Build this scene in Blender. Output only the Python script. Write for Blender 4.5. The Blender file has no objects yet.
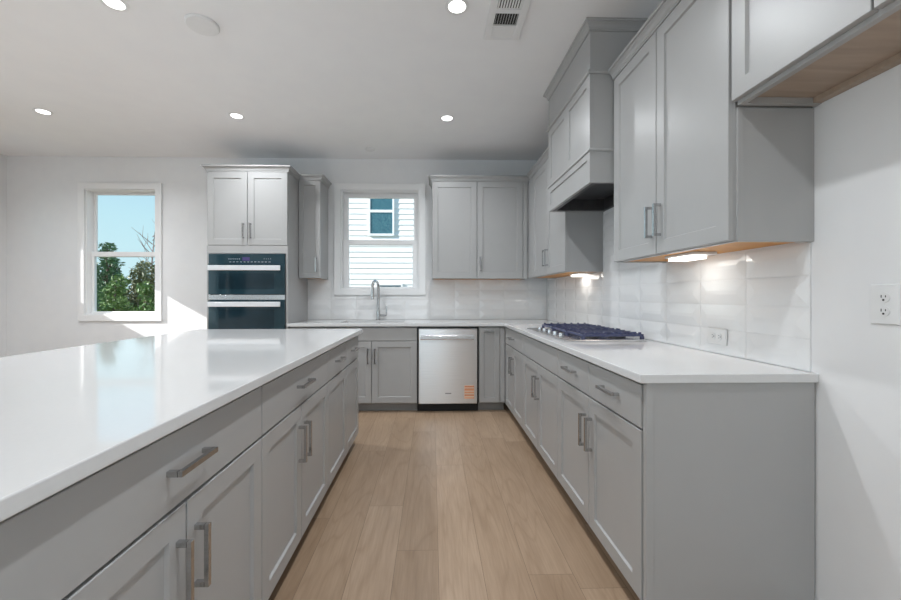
import bpy, bmesh, math, random
from mathutils import Vector, Matrix
random.seed(7)
PI = math.pi
S = bpy.context.scene
COL = S.collection

# ------------------------------------------------------------------ camera, world, sun, exposure
cd = bpy.data.cameras.new('camera'); cam = bpy.data.objects.new('camera', cd); COL.objects.link(cam)
cd.sensor_fit = 'HORIZONTAL'; cd.sensor_width = 36.0; cd.lens = 393.0 / 901 * 36
cd.shift_x = (450.5 - 441.5) / 901; cd.shift_y = (296.3 - 300.0) / 901
cd.clip_start = 0.02; cd.clip_end = 200
cam.location = (0, 0, 1.168)
cam.rotation_euler = (PI / 2, 0, -math.atan(9.5 / 393))
S.camera = cam

CEIL = 2.72
w = bpy.data.worlds.new('sky'); S.world = w; w.use_nodes = True
nt = w.node_tree; nt.nodes.clear()
wo = nt.nodes.new('ShaderNodeOutputWorld'); bg = nt.nodes.new('ShaderNodeBackground')
tc = nt.nodes.new('ShaderNodeTexCoord'); sx = nt.nodes.new('ShaderNodeSeparateXYZ'); cr = nt.nodes.new('ShaderNodeValToRGB')
cr.color_ramp.elements[0].position = 0.0; cr.color_ramp.elements[0].color = (0.66, 0.90, 0.95, 1)
cr.color_ramp.elements[1].position = 0.55; cr.color_ramp.elements[1].color = (0.20, 0.45, 0.85, 1)
e = cr.color_ramp.elements.new(0.16); e.color = (0.56, 0.85, 0.95, 1)
nt.links.new(tc.outputs['Generated'], sx.inputs[0]); nt.links.new(sx.outputs['Z'], cr.inputs[0])
nt.links.new(cr.outputs[0], bg.inputs[0]); bg.inputs[1].default_value = 1.0
nt.links.new(bg.outputs[0], wo.inputs[0])

sl = bpy.data.lights.new('sun', 'SUN'); sun = bpy.data.objects.new('sun', sl); COL.objects.link(sun)
sl.energy = 9.0; sl.angle = math.radians(0.5); sl.color = (1.0, 0.98, 0.96)
sun.location = (-8, -2, 8)
sun.rotation_euler = Vector((1, 0.33, -0.56)).to_track_quat('-Z', 'Y').to_euler()

def area(name, loc, direction, sx_, sy_, power, color=(1, 1, 1)):
    l = bpy.data.lights.new(name, 'AREA'); o = bpy.data.objects.new(name, l); COL.objects.link(o)
    l.shape = 'RECTANGLE'; l.size = sx_; l.size_y = sy_; l.energy = power; l.color = color
    o.location = loc; o.rotation_euler = Vector(direction).to_track_quat('-Z', 'Y').to_euler()
    return o
# fill lamps in daylight colour, added outside the unseen window openings
FILL_COL = (0.83, 0.92, 1.0)
area('fill_rear_left', (-3.2, -4.16, 1.35), (0, 1, 0), 1.9, 2.0, 8, FILL_COL)
area('fill_rear_right', (-0.6, -4.16, 1.35), (0, 1, 0), 1.9, 2.0, 21, FILL_COL)
area('fill_left_near', (-4.86, -1.6, 1.4), (1, 0, 0), 1.9, 1.6, 6, FILL_COL)
area('fill_left_far', (-4.86, 1.3, 1.3), (1, 0, 0), 1.9, 1.1, 26, (.74, .88, 1.0))
area('fill_right', (1.49, -2.2, 1.4), (-1, 0, 0), 1.9, 1.6, 38, FILL_COL)

S.view_settings.view_transform = 'Standard'; S.view_settings.look = 'None'
S.view_settings.exposure = 0.0; S.view_settings.gamma = 1.0; S.view_settings.use_curve_mapping = False

# ------------------------------------------------------------------ materials
def mat(name, col, rough=0.5, metal=0.0, spec=0.5, **kw):
    m = bpy.data.materials.new(name); m.use_nodes = True
    b = m.node_tree.nodes['Principled BSDF']
    b.inputs['Base Color'].default_value = (*col, 1); b.inputs['Roughness'].default_value = rough
    b.inputs['Metallic'].default_value = metal; b.inputs['Specular IOR Level'].default_value = spec
    for k, v in kw.items(): b.inputs[k].default_value = v
    return m
def vary(m, c1, c2, scale=(3, 3, 3), detail=4, bump=0.0, noise=4.0, rough=None):
    n = m.node_tree.nodes; L = m.node_tree.links; b = n['Principled BSDF']
    t = n.new('ShaderNodeTexCoord'); mp = n.new('ShaderNodeMapping'); mp.inputs['Scale'].default_value = scale
    nz = n.new('ShaderNodeTexNoise'); nz.inputs['Scale'].default_value = noise; nz.inputs['Detail'].default_value = detail
    r = n.new('ShaderNodeValToRGB'); r.color_ramp.elements[0].color = (*c1, 1); r.color_ramp.elements[1].color = (*c2, 1)
    r.color_ramp.elements[0].position = .3; r.color_ramp.elements[1].position = .7
    L.new(t.outputs['Object'], mp.inputs[0]); L.new(mp.outputs[0], nz.inputs['Vector']); L.new(nz.outputs['Fac'], r.inputs[0])
    L.new(r.outputs[0], b.inputs['Base Color'])
    if bump:
        bp = n.new('ShaderNodeBump'); bp.inputs['Strength'].default_value = bump; bp.inputs['Distance'].default_value = .002
        L.new(nz.outputs['Fac'], bp.inputs['Height']); L.new(bp.outputs[0], b.inputs['Normal'])
    return m
def emit(name, col, strength):
    m = bpy.data.materials.new(name); m.use_nodes = True; n = m.node_tree.nodes; n.clear()
    o = n.new('ShaderNodeOutputMaterial'); e_ = n.new('ShaderNodeEmission')
    e_.inputs[0].default_value = (*col, 1); e_.inputs[1].default_value = strength
    m.node_tree.links.new(e_.outputs[0], o.inputs[0]); return m
def glass(name, tint=(1, 1, 1), refl=0.07):
    m = bpy.data.materials.new(name); m.use_nodes = True; n = m.node_tree.nodes; n.clear(); L = m.node_tree.links
    o = n.new('ShaderNodeOutputMaterial'); mx = n.new('ShaderNodeMixShader'); t = n.new('ShaderNodeBsdfTransparent'); g = n.new('ShaderNodeBsdfGlossy')
    lw = n.new('ShaderNodeLayerWeight'); lw.inputs[0].default_value = 0.12
    t.inputs[0].default_value = (*tint, 1); g.inputs['Roughness'].default_value = 0.0
    L.new(lw.outputs['Fresnel'], mx.inputs[0]); L.new(t.outputs[0], mx.inputs[1]); L.new(g.outputs[0], mx.inputs[2]); L.new(mx.outputs[0], o.inputs[0]); return m

M = {}
M['wall'] = vary(mat('wall_paint', (.80, .80, .805), .6, spec=.3), (.79, .79, .80), (.81, .81, .815), noise=3)
M['ceil'] = vary(mat('ceiling_paint', (.86, .86, .865), .8, spec=.2), (.85, .85, .86), (.87, .87, .875), noise=2)
M['trim'] = vary(mat('white_trim_paint', (.84, .84, .84), .35), (.83, .83, .835), (.85, .85, .85), noise=3)
M['cab'] = vary(mat('grey_cabinet_paint', (.395, .393, .391), .34), (.392, .390, .389), (.402, .400, .398), noise=2.5)
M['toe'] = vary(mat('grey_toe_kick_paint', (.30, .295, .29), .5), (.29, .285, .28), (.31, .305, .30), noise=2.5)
M['quartz'] = vary(mat('white_quartz', (.67, .67, .67), .07), (.665, .665, .67), (.68, .68, .68), noise=40, detail=6)
M['tile'] = vary(mat('white_glazed_tile', (.82, .82, .82), .06), (.815, .815, .82), (.83, .83, .83), noise=6)
M['grout'] = vary(mat('pale_grout', (.79, .79, .79), .6), (.78, .78, .78), (.80, .80, .80), noise=60)
M['nickel'] = vary(mat('brushed_nickel', (.52, .52, .52), .22, 1.0), (.48, .48, .48), (.56, .56, .56), scale=(1, 1, 40))
M['steel'] = vary(mat('stainless_steel', (.62, .62, .63), .25, 1.0), (.58, .58, .59), (.66, .66, .67), scale=(1, 1, 60))
M['steelv'] = vary(mat('brushed_stainless_front', (.72, .72, .73), .28, 1.0), (.69, .69, .70), (.75, .75, .76), scale=(1, 1, 90))
_n = M['steelv'].node_tree; _t = _n.nodes.new('ShaderNodeTangent'); _t.direction_type = 'RADIAL'; _t.axis = 'X'
_n.links.new(_t.outputs[0], _n.nodes['Principled BSDF'].inputs['Tangent']); _n.nodes['Principled BSDF'].inputs['Anisotropic'].default_value = .85
M['handle_oven'] = vary(mat('satin_oven_handle', (.80, .80, .82), .35, .6), (.78, .78, .80), (.83, .83, .85), scale=(1, 1, 60))
M['ovenglass'] = vary(mat('dark_oven_glass', (.018, .045, .06), .06, spec=.6), (.015, .040, .054), (.022, .052, .068), noise=2)  # teal room reflection put into the base colour
M['ovenwindow'] = vary(mat('oven_window_glass', (.012, .03, .042), .05), (.010, .026, .036), (.015, .035, .05), noise=2)
M['blackgloss'] = mat('black_gloss_plastic', (.012, .013, .016), .15)
M['black'] = vary(mat('black_matte', (.012, .012, .013), .6), (.010, .010, .011), (.016, .016, .017), noise=20)
M['liner'] = vary(mat('dark_grey_hood_liner', (.10, .10, .105), .4, .6), (.09, .09, .095), (.12, .12, .125), noise=6)
M['iron'] = vary(mat('navy_cast_iron', (.055, .063, .135), .22), (.045, .052, .11), (.075, .085, .17), noise=30)
M['burner'] = vary(mat('dark_burner_metal', (.05, .05, .055), .4, .5), (.04, .04, .045), (.07, .07, .075), noise=30)
M['wood'] = vary(mat('maple_underside_lit', (.60, .26, .04), .45), (.55, .225, .03), (.65, .30, .06), scale=(14, 1.2, 14), noise=3, detail=6)  # orange glow of the LED bar put into the maple colour
M['wood_unlit'] = vary(mat('maple_underside_unlit', (.40, .31, .24), .5), (.36, .28, .215), (.44, .345, .27), scale=(14, 1.2, 14), noise=3, detail=6)  # same maple away from the LED bar, unlit tan put into the colour
M['white_plastic'] = vary(mat('white_plastic', (.78, .78, .78), .4), (.77, .77, .77), (.79, .79, .79), noise=5)
M['greydisc'] = vary(mat('pale_grey_cover', (.76, .76, .76), .5), (.75, .75, .75), (.77, .77, .77), noise=5)
M['slot'] = mat('dark_slot', (.03, .03, .03), .6)
M['lamp'] = emit('downlight_glow', (1, .98, .95), 6.0)
M['led'] = emit('led_bar_glow', (1, .95, .88), 5.0)
M['display'] = emit('oven_display_glow', (.25, .22, .55), .35)
M['legend'] = mat('pale_legend_print', (.45, .5, .55), .5)
M['orange'] = vary(mat('orange_label', (.75, .33, .17), .5), (.73, .32, .16), (.78, .36, .2), noise=8)
M['orange_dark'] = mat('dark_orange_print', (.50, .14, .06), .5)
M['paper'] = mat('label_paper', (.80, .62, .50), .6)
M['badge'] = mat('dark_badge', (.25, .25, .26), .4, .6)
M['glass'] = glass('window_glass', (.985, .99, .99))
M['siding'] = vary(mat('white_lap_siding', (.86, .845, .83), .6), (.85, .835, .82), (.87, .855, .84), noise=4)
M['houseglass'] = vary(mat('neighbour_glass', (.03, .10, .14), .05, spec=1.0), (.02, .09, .13), (.06, .17, .2), noise=6)
M['lawn'] = vary(mat('winter_grass', (.16, .17, .07), .9), (.12, .14, .05), (.24, .22, .11), noise=8)
M['bark'] = vary(mat('bark', (.10, .07, .05), .9), (.07, .05, .035), (.16, .12, .09), noise=25)
M['leaf'] = vary(mat('dark_green_leaf', (.03, .10, .03), .5), (.025, .08, .03), (.09, .20, .07), noise=7)
M['leaf2'] = vary(mat('yellow_green_leaf', (.10, .20, .04), .5), (.06, .14, .03), (.20, .30, .08), noise=7)
M['leaf3'] = vary(mat('olive_leaf', (.06, .10, .03), .5), (.06, .09, .03), (.20, .21, .09), noise=7)
M['twig'] = vary(mat('pale_grey_twig', (.30, .26, .24), .9), (.26, .22, .2), (.36, .32, .3), noise=20)

def wood_floor():
    m = bpy.data.materials.new('oak_plank_floor'); m.use_nodes = True
    n = m.node_tree.nodes; L = m.node_tree.links; b = n['Principled BSDF']
    def mth(op, a, b_=None, c=None):
        x = n.new('ShaderNodeMath'); x.operation = op
        for k, v in enumerate((a, b_, c)):
            if v is None: continue
            if isinstance(v, (int, float)): x.inputs[k].default_value = v
            else: L.new(v, x.inputs[k])
        return x.outputs[0]
    def ramp(fac, stops):
        r = n.new('ShaderNodeValToRGB'); el = r.color_ramp.elements
        el[0].position, el[0].color = stops[0][0], (*stops[0][1], 1); el[1].position, el[1].color = stops[-1][0], (*stops[-1][1], 1)
        for q, c_ in stops[1:-1]: k = el.new(q); k.color = (*c_, 1)
        L.new(fac, r.inputs[0]); return r.outputs[0]
    def mix(f, a, b_, mode='MIX'):
        x = n.new('ShaderNodeMix'); x.data_type = 'RGBA'; x.blend_type = mode
        if isinstance(f, (int, float)): x.inputs[0].default_value = f
        else: L.new(f, x.inputs[0])
        for k, v in ((6, a), (7, b_)):
            if isinstance(v, tuple): x.inputs[k].default_value = (*v, 1)
            else: L.new(v, x.inputs[k])
        return x.outputs[2]
    t = n.new('ShaderNodeTexCoord'); s_ = n.new('ShaderNodeSeparateXYZ'); L.new(t.outputs['Object'], s_.inputs[0])
    PW, PL = .184, 1.55
    u = mth('DIVIDE', mth('ADD', s_.outputs['X'], 20.029), PW); row = mth('FLOOR', u); fu = mth('FRACT', u)
    wn = n.new('ShaderNodeTexWhiteNoise'); wn.noise_dimensions = '1D'; L.new(row, wn.inputs['W'])
    v = mth('ADD', mth('DIVIDE', mth('ADD', s_.outputs['Y'], 20.0), PL), wn.outputs['Value']); pl = mth('FLOOR', v); fv = mth('FRACT', v)
    cb = n.new('ShaderNodeCombineXYZ'); L.new(row, cb.inputs[0]); L.new(pl, cb.inputs[1])
    w2 = n.new('ShaderNodeTexWhiteNoise'); w2.noise_dimensions = '2D'; L.new(cb.outputs[0], w2.inputs['Vector'])
    du = mth('MULTIPLY', mth('MINIMUM', fu, mth('SUBTRACT', 1.0, fu)), PW); dv = mth('MULTIPLY', mth('MINIMUM', fv, mth('SUBTRACT', 1.0, fv)), PL)
    seam = mth('LESS_THAN', mth('MINIMUM', du, dv), .0012)
    sc = n.new('ShaderNodeVectorMath'); sc.operation = 'SCALE'; sc.inputs['Scale'].default_value = 17.0; L.new(w2.outputs['Color'], sc.inputs[0])
    ad = n.new('ShaderNodeVectorMath'); ad.operation = 'ADD'; L.new(t.outputs['Object'], ad.inputs[0]); L.new(sc.outputs[0], ad.inputs[1])
    def noise(scale, nscale, detail, rough=.55, dist=0.0):
        mp = n.new('ShaderNodeMapping'); mp.inputs['Scale'].default_value = scale; L.new(ad.outputs[0], mp.inputs[0])
        z = n.new('ShaderNodeTexNoise'); z.inputs['Scale'].default_value = nscale; z.inputs['Detail'].default_value = detail
        z.inputs['Roughness'].default_value = rough; z.inputs['Distortion'].default_value = dist
        L.new(mp.outputs[0], z.inputs['Vector']); return z.outputs['Fac']
    fine = noise((60, 3.0, 1), 2.0, 6, .6); broad = noise((7, 1.1, 1), 1.6, 3, .5, .8); cloud = noise((1.6, .8, 1), 1.6, 2)
    # cathedral figure: contour lines of a stretched field
    fld = noise((5, .55, 1), 1.2, 1, .4, .3); rings = mth('FRACT', mth('MULTIPLY', fld, 11.0)); rg = mth('ABSOLUTE', mth('SUBTRACT', rings, .5))
    col = ramp(w2.outputs['Value'], [(0, (.325, .225, .148)), (.35, (.36, .256, .173)), (.7, (.392, .281, .192)), (1, (.42, .307, .215))])
    col = mix(1.0, col, ramp(fine, [(.3, (.87, .85, .83)), (.7, (1.06, 1.06, 1.06))]), 'MULTIPLY')
    col = mix(1.0, col, ramp(broad, [(.3, (.90, .88, .86)), (.65, (1.04, 1.04, 1.04))]), 'MULTIPLY')
    col = mix(1.0, col, ramp(cloud, [(.3, (.95, .94, .93)), (.7, (1.04, 1.04, 1.05))]), 'MULTIPLY')
    col = mix(1.0, col, ramp(rg, [(.0, (.90, .88, .86)), (.14, (1, 1, 1)), (.5, (1.01, 1.01, 1.01))]), 'MULTIPLY')
    col = mix(seam, col, (.20, .135, .085))
    L.new(col, b.inputs['Base Color']); b.inputs['Roughness'].default_value = .40
    bp = n.new('ShaderNodeBump'); bp.inputs['Strength'].default_value = .2; bp.inputs['Distance'].default_value = .001; bp.invert = True
    L.new(seam, bp.inputs['Height']); L.new(bp.outputs[0], b.inputs['Normal'])
    return m
M['floor'] = wood_floor()

# ------------------------------------------------------------------ helpers
def obj(name, bm, m, parent=None, smooth=False, bevel=0.0):
    me = bpy.data.meshes.new(name)
    bmesh.ops.recalc_face_normals(bm, faces=bm.faces[:])
    if smooth:
        for f in bm.faces: f.smooth = True
    bm.to_mesh(me); bm.free(); me.materials.append(M[m] if isinstance(m, str) else m)
    o = bpy.data.objects.new(name, me); COL.objects.link(o)
    if parent is not None: o.parent = parent
    if smooth:
        try: me.set_sharp_from_angle(angle=math.radians(35))
        except Exception: pass
    if bevel:
        md = o.modifiers.new('bevel', 'BEVEL'); md.width = bevel; md.segments = 2; md.limit_method = 'ANGLE'; md.angle_limit = math.radians(40)
    return o
def tag(o, label, cat, group=None):
    o['label'] = label; o['category'] = cat
    if group: o['group'] = group
    return o
def thing(name, label, cat, loc=(0, 0, 0), rz=0.0, group=None):
    o = bpy.data.objects.new(name, None); COL.objects.link(o); o.location = loc; o.rotation_euler = (0, 0, rz); o.empty_display_size = .1
    return tag(o, label, cat, group)
def struct(name, bm, m, parent=None, bevel=0, label=None):
    o = obj(name, bm, m, parent, bevel=bevel)
    if parent is None: o['kind'] = 'structure'
    if label: o['label'] = label
    return o
def dup(root, loc, label, rz=None):
    r = root.copy(); COL.objects.link(r); r.location = loc; r['label'] = label
    if rz is not None: r.rotation_euler = (0, 0, rz)
    for ch in list(root.children):
        c = ch.copy(); COL.objects.link(c); c.parent = r
        for g in list(ch.children):
            d = g.copy(); COL.objects.link(d); d.parent = c
    return r
def B(): return bmesh.new()
def box(bm, x0, x1, y0, y1, z0, z1):
    v = [bm.verts.new(p) for p in ((x0, y0, z0), (x1, y0, z0), (x1, y1, z0), (x0, y1, z0), (x0, y0, z1), (x1, y0, z1), (x1, y1, z1), (x0, y1, z1))]
    for q in ((0, 3, 2, 1), (4, 5, 6, 7), (0, 1, 5, 4), (1, 2, 6, 5), (2, 3, 7, 6), (3, 0, 4, 7)): bm.faces.new([v[i] for i in q])
    return bm
def bx(*a): return box(B(), *a)
def cyl(bm, p0, p1, r0, r1=None, n=20):
    r1 = r0 if r1 is None else r1
    p0, p1 = Vector(p0), Vector(p1); d = (p1 - p0).normalized()
    u = d.orthogonal().normalized(); v = d.cross(u)
    A = [bm.verts.new(p0 + (u * math.cos(2 * PI * i / n) + v * math.sin(2 * PI * i / n)) * r0) for i in range(n)]
    C = [bm.verts.new(p1 + (u * math.cos(2 * PI * i / n) + v * math.sin(2 * PI * i / n)) * r1) for i in range(n)]
    for i in range(n): bm.faces.new((A[i], A[(i + 1) % n], C[(i + 1) % n], C[i]))
    bm.faces.new(A[::-1]); bm.faces.new(C); return bm
def lathe(bm, prof, n=32, c=(0, 0, 0)):
    rings = []
    for r, z in prof:
        rings.append([bm.verts.new((c[0] + r * math.cos(2 * PI * i / n), c[1] + r * math.sin(2 * PI * i / n), c[2] + z)) for i in range(n)])
    for a, b_ in zip(rings, rings[1:]):
        for i in range(n): bm.faces.new((a[i], a[(i + 1) % n], b_[(i + 1) % n], b_[i]))
    bm.faces.new(rings[0][::-1]); bm.faces.new(rings[-1]); return bm
def tube(bm, pts, r, n=12):
    pts = [Vector(p) for p in pts]; rings = []
    u = None
    for i, p in enumerate(pts):
        d = ((pts[min(i + 1, len(pts) - 1)] - p).normalized() + (p - pts[max(i - 1, 0)]).normalized()).normalized()
        u = d.orthogonal().normalized() if u is None else (u - d * u.dot(d)).normalized()
        v = d.cross(u); rr = r[i] if isinstance(r, (list, tuple)) else r
        rings.append([bm.verts.new(p + (u * math.cos(2 * PI * k / n) + v * math.sin(2 * PI * k / n)) * rr) for k in range(n)])
    for a, b_ in zip(rings, rings[1:]):
        for k in range(n): bm.faces.new((a[k], a[(k + 1) % n], b_[(k + 1) % n], b_[k]))
    bm.faces.new(rings[0][::-1]); bm.faces.new(rings[-1]); return bm
def cells(us, vs, filled, t0, t1, axis):
    """grid of cells in (u, v) extruded from t0 to t1; axis names what u, v, t are, e.g. 'xzy'"""
    bm = B(); cache = {}
    def V(u, v, t):
        k = (u, v, t)
        if k not in cache:
            d = dict(zip(axis, (us[u], vs[v], (t0, t1)[t]))); cache[k] = bm.verts.new((d['x'], d['y'], d['z']))
        return cache[k]
    nu, nv = len(us) - 1, len(vs) - 1
    F = lambda i, j: 0 <= i < nu and 0 <= j < nv and filled(i, j)
    for i in range(nu):
        for j in range(nv):
            if not F(i, j): continue
            for t in (0, 1): bm.faces.new([V(i, j, t), V(i + 1, j, t), V(i + 1, j + 1, t), V(i, j + 1, t)])
            if not F(i - 1, j): bm.faces.new([V(i, j, 0), V(i, j + 1, 0), V(i, j + 1, 1), V(i, j, 1)])
            if not F(i + 1, j): bm.faces.new([V(i + 1, j, 0), V(i + 1, j + 1, 0), V(i + 1, j + 1, 1), V(i + 1, j, 1)])
            if not F(i, j - 1): bm.faces.new([V(i, j, 0), V(i + 1, j, 0), V(i + 1, j, 1), V(i, j, 1)])
            if not F(i, j + 1): bm.faces.new([V(i, j + 1, 0), V(i + 1, j + 1, 0), V(i + 1, j + 1, 1), V(i, j + 1, 1)])
    return bm
def holes_wall(u0, u1, v0, v1, holes, t0, t1, axis):
    us = sorted({u0, u1, *[h[0] for h in holes], *[h[1] for h in holes]}); vs = sorted({v0, v1, *[h[2] for h in holes], *[h[3] for h in holes]})
    def f(i, j):
        cu, cv = (us[i] + us[i + 1]) / 2, (vs[j] + vs[j + 1]) / 2
        return not any(h[0] < cu < h[1] and h[2] < cv < h[3] for h in holes)
    return cells(us, vs, f, t0, t1, axis)
def loft_rect(bm, x0, x1, z0, z1, loops):
    """concentric rectangles (inset, y): a front face built from outside to inside, closed behind"""
    R = []
    for ins, y in loops:
        R.append([bm.verts.new(p) for p in ((x0 + ins, y, z0 + ins), (x1 - ins, y, z0 + ins), (x1 - ins, y, z1 - ins), (x0 + ins, y, z1 - ins))])
    for a, b_ in zip(R, R[1:]):
        for i in range(4): bm.faces.new((a[i], a[(i + 1) % 4], b_[(i + 1) % 4], b_[i]))
    bm.faces.new(R[0][::-1]); bm.faces.new(R[-1]); return bm
def shaker(x0, x1, z0, z1, rail=.058): return loft_rect(B(), x0, x1, z0, z1, [(0, .02), (0, .0016), (.0016, 0), (rail, 0), (rail + .004, .009)])
def slab(x0, x1, z0, z1): return loft_rect(B(), x0, x1, z0, z1, [(0, .02), (0, .0016), (.0016, 0)])
def pull(orient, x, z, L=.15):
    bm = B(); h = L / 2; t = .006
    if orient == 'v':
        box(bm, x - t, x + t, -.034, -.023, z - h, z + h)
        for s in (-1, 1): box(bm, x - t, x + t, -.024, 0.0, z + s * (h - t) - t, z + s * (h - t) + t)
    else:
        box(bm, x - h, x + h, -.034, -.023, z - t, z + t)
        for s in (-1, 1): box(bm, x + s * (h - t) - t, x + s * (h - t) + t, -.024, 0.0, z - t, z + t)
    return bm
def sweep(bm, path, prof):
    """profile (out, z) swept along a polyline in the floor plane with mitred corners; out is to the right of travel"""
    P = [Vector((p[0], p[1], 0)) for p in path]; rings = []
    for i, p in enumerate(P):
        ns = []
        if i > 0: d = (P[i] - P[i - 1]).normalized(); ns.append(Vector((d.y, -d.x, 0)))
        if i < len(P) - 1: d = (P[i + 1] - P[i]).normalized(); ns.append(Vector((d.y, -d.x, 0)))
        nn = ns[0] if len(ns) == 1 else (ns[0] + ns[1]) / (1 + ns[0].dot(ns[1]))
        rings.append([bm.verts.new((p.x + nn.x * o, p.y + nn.y * o, z)) for o, z in prof])
    k = len(prof)
    for a, b_ in zip(rings, rings[1:]):
        for i in range(k): bm.faces.new((a[i], a[(i + 1) % k], b_[(i + 1) % k], b_[i]))
    bm.faces.new(rings[0][::-1]); bm.faces.new(rings[-1]); return bm
def crown_prof(z0, h=.055, out=.036):
    return [(0, z0), (.007, z0), (.007, z0 + .16 * h), (.3 * out, z0 + .20 * h), (.34 * out, z0 + .36 * h), (.5 * out, z0 + .52 * h), (.78 * out, z0 + .66 * h), (.78 * out, z0 + .74 * h), (out, z0 + .76 * h), (out, z0 + h), (0, z0 + h)]

# ------------------------------------------------------------------ the room
XL, XR, YB, YF = -4.70, 1.316, 4.46, -4.0
T = .14
FZ = .028                                 # finished floor level
W1 = (-3.85, -3.078, .962, 2.358)         # window openings in the back wall (x0, x1, z0, z1)
W2 = (-1.028, -.146, 1.252, 2.367)
WL = (3.60, 4.17, 1.56, 2.225)            # unseen window added high in the left wall for the sun patch (y0, y1, z0, z1)
WLB = (-2.6, -.6, .6, 2.2)  # unseen left-wall window, added for daylight
WLC = (.3, 2.3, .75, 1.85)  # unseen low window, added for side light on the right-hand fronts
WRS = (-3.2, -1.2, .6, 2.2)                # unseen window added in the right wall to light the island fronts
WR1 = (-4.15, -2.25, .35, 2.35)           # rear wall, unseen windows added for daylight
WR2 = (-1.55, .35, .35, 2.35)  # second unseen rear window, added for daylight
struct('floor', bx(XL - T, XR + T, YF - T, YB + T, -.12, FZ), 'floor')
struct('ceiling', bx(XL - T, XR + T, YF - T, YB + T, CEIL, CEIL + .12), 'ceil')
struct('wall_back', holes_wall(XL, XR, 0, CEIL, [W1, W2], YB, YB + T, 'xzy'), 'wall')
struct('wall_front', holes_wall(XL, XR, 0, CEIL, [WR1, WR2], YF - T, YF, 'xzy'), 'wall')
struct('wall_left', holes_wall(YF - T, YB + T, 0, CEIL, [WL, WLB, WLC], XL - T, XL, 'yzx'), 'wall')
struct('wall_right', holes_wall(YF - T, YB + T, 0, CEIL, [WRS], XR, XR + T, 'yzx'), 'wall')
def base_prof(): return [(0, FZ), (.014, FZ), (.014, .095), (.010, .112), (.005, .12), (0, .12)]
struct('baseboard_right', sweep(B(), [(XR, 1.30), (XR, YF)], base_prof()), 'trim')
struct('baseboard_back', sweep(B(), [(XL, YB), (-2.19, YB)], base_prof()), 'trim')
struct('baseboard_left', sweep(B(), [(XL, YF), (XL, YB - .015)], base_prof()), 'trim')

def window(name, loc, rz, wd, z0, z1, split, label, stile=.033, case=.075, lower_extra=0.0, cased=True, low=.022):
    """local x along the wall (0..wd), y=0 the inner wall face, +y outwards"""
    r = bpy.data.objects.new(name, None); COL.objects.link(r); r.location = loc; r.rotation_euler = (0, 0, rz)
    r['kind'] = 'structure'; r['label'] = label
    def ring(x0, x1, a, b_, wdt, y0, y1, wb=None, wt=None):
        wb = wdt if wb is None else wb; wt = wdt if wt is None else wt
        return holes_wall(x0, x1, a, b_, [(x0 + wdt, x1 - wdt, a + wb, b_ - wt)], y0, y1, 'xzy')
    if cased: obj('casing', ring(-case, wd + case, z0 - case, z1 + case, case, -.02, -.0005), 'trim', r, bevel=.003)
    f = .012
    obj('frame', ring(.0005, wd - .0005, z0 + .0005, z1 - .0005, f, .002, T - .005), 'trim', r, bevel=.002)
    s = stile - f
    up = obj('upper_sash', ring(f + .001, wd - f - .001, split - .028, z1 - f - .001, s, .095, .122, wb=.045), 'trim', r, bevel=.003)
    obj('pane', bx(f + s, wd - f - s, .106, .110, split + .016, z1 - f - s), 'glass', up)
    s2 = s + lower_extra
    lo = obj('lower_sash', ring(f + .001, wd - f - .001, z0 + f + .001, split + .028, s2, .062, .090, wt=.054, wb=low), 'trim', r, bevel=.003)
    obj('pane', bx(f + s2, wd - f - s2, .074, .078, z0 + f + low, split - .026), 'glass', lo)
    return r
window('window_1', (W1[0], YB, 0), 0, W1[1] - W1[0], W1[2], W1[3], 1.643, 'white sash window looking out on trees, left of the oven tower', stile=.036, case=.070)
window('window_2', (W2[0], YB, 0), 0, W2[1] - W2[0], W2[2], W2[3], 1.786, 'white sash window above the sink facing white siding', stile=.064, case=.072, lower_extra=.012, low=.012)
def fixed(name, loc, rz, wd, z0, z1, label, f=.02, bars=0):
    r = bpy.data.objects.new(name, None); COL.objects.link(r); r.location = loc; r.rotation_euler = (0, 0, rz); r['kind'] = 'structure'; r['label'] = label
    fr = obj('frame', holes_wall(.0005, wd - .0005, z0 + .0005, z1 - .0005, [(f, wd - f, z0 + f, z1 - f)], .05, .10, 'xzy'), 'trim', r)
    obj('pane', bx(f, wd - f, .072, .076, z0 + f, z1 - f), 'glass', r)
    if bars:
        for k in range(1, bars + 1):
            x = wd * k / (bars + 1); obj('mullion', bx(x - .03, x + .03, .051, .099, z0 + f, z1 - f), 'trim', r)
    return r
fixed('window_3', (XL, WL[0], 0), PI / 2, WL[1] - WL[0], WL[2], WL[3], 'small unseen high window added in the left wall to cast the sun patch', f=.008)
fixed('window_added_4', (XL, WLB[0], 0), PI / 2, WLB[1] - WLB[0], WLB[2], WLB[3], 'wide window added for daylight in the left wall beside the living space', f=.05, bars=1)
fixed('window_added_5', (WR1[1], YF, 0), PI, WR1[1] - WR1[0], WR1[2], WR1[3], 'large window added for daylight, left in the wall behind the camera', f=.05, bars=1)
fixed('window_added_6', (WR2[1], YF, 0), PI, WR2[1] - WR2[0], WR2[2], WR2[3], 'large window added for daylight, right in the wall behind the camera', f=.05, bars=1)

fixed('window_added_8', (XL, WLC[0], 0), PI / 2, WLC[1] - WLC[0], WLC[2], WLC[3], 'wide low window added for daylight in the left wall beside the island', f=.05, bars=1)
fixed('window_added_7', (XR, WRS[1], 0), -PI / 2, WRS[1] - WRS[0], WRS[2], WRS[3], 'wide window added for daylight in the right wall behind the camera', f=.05, bars=1)

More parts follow.
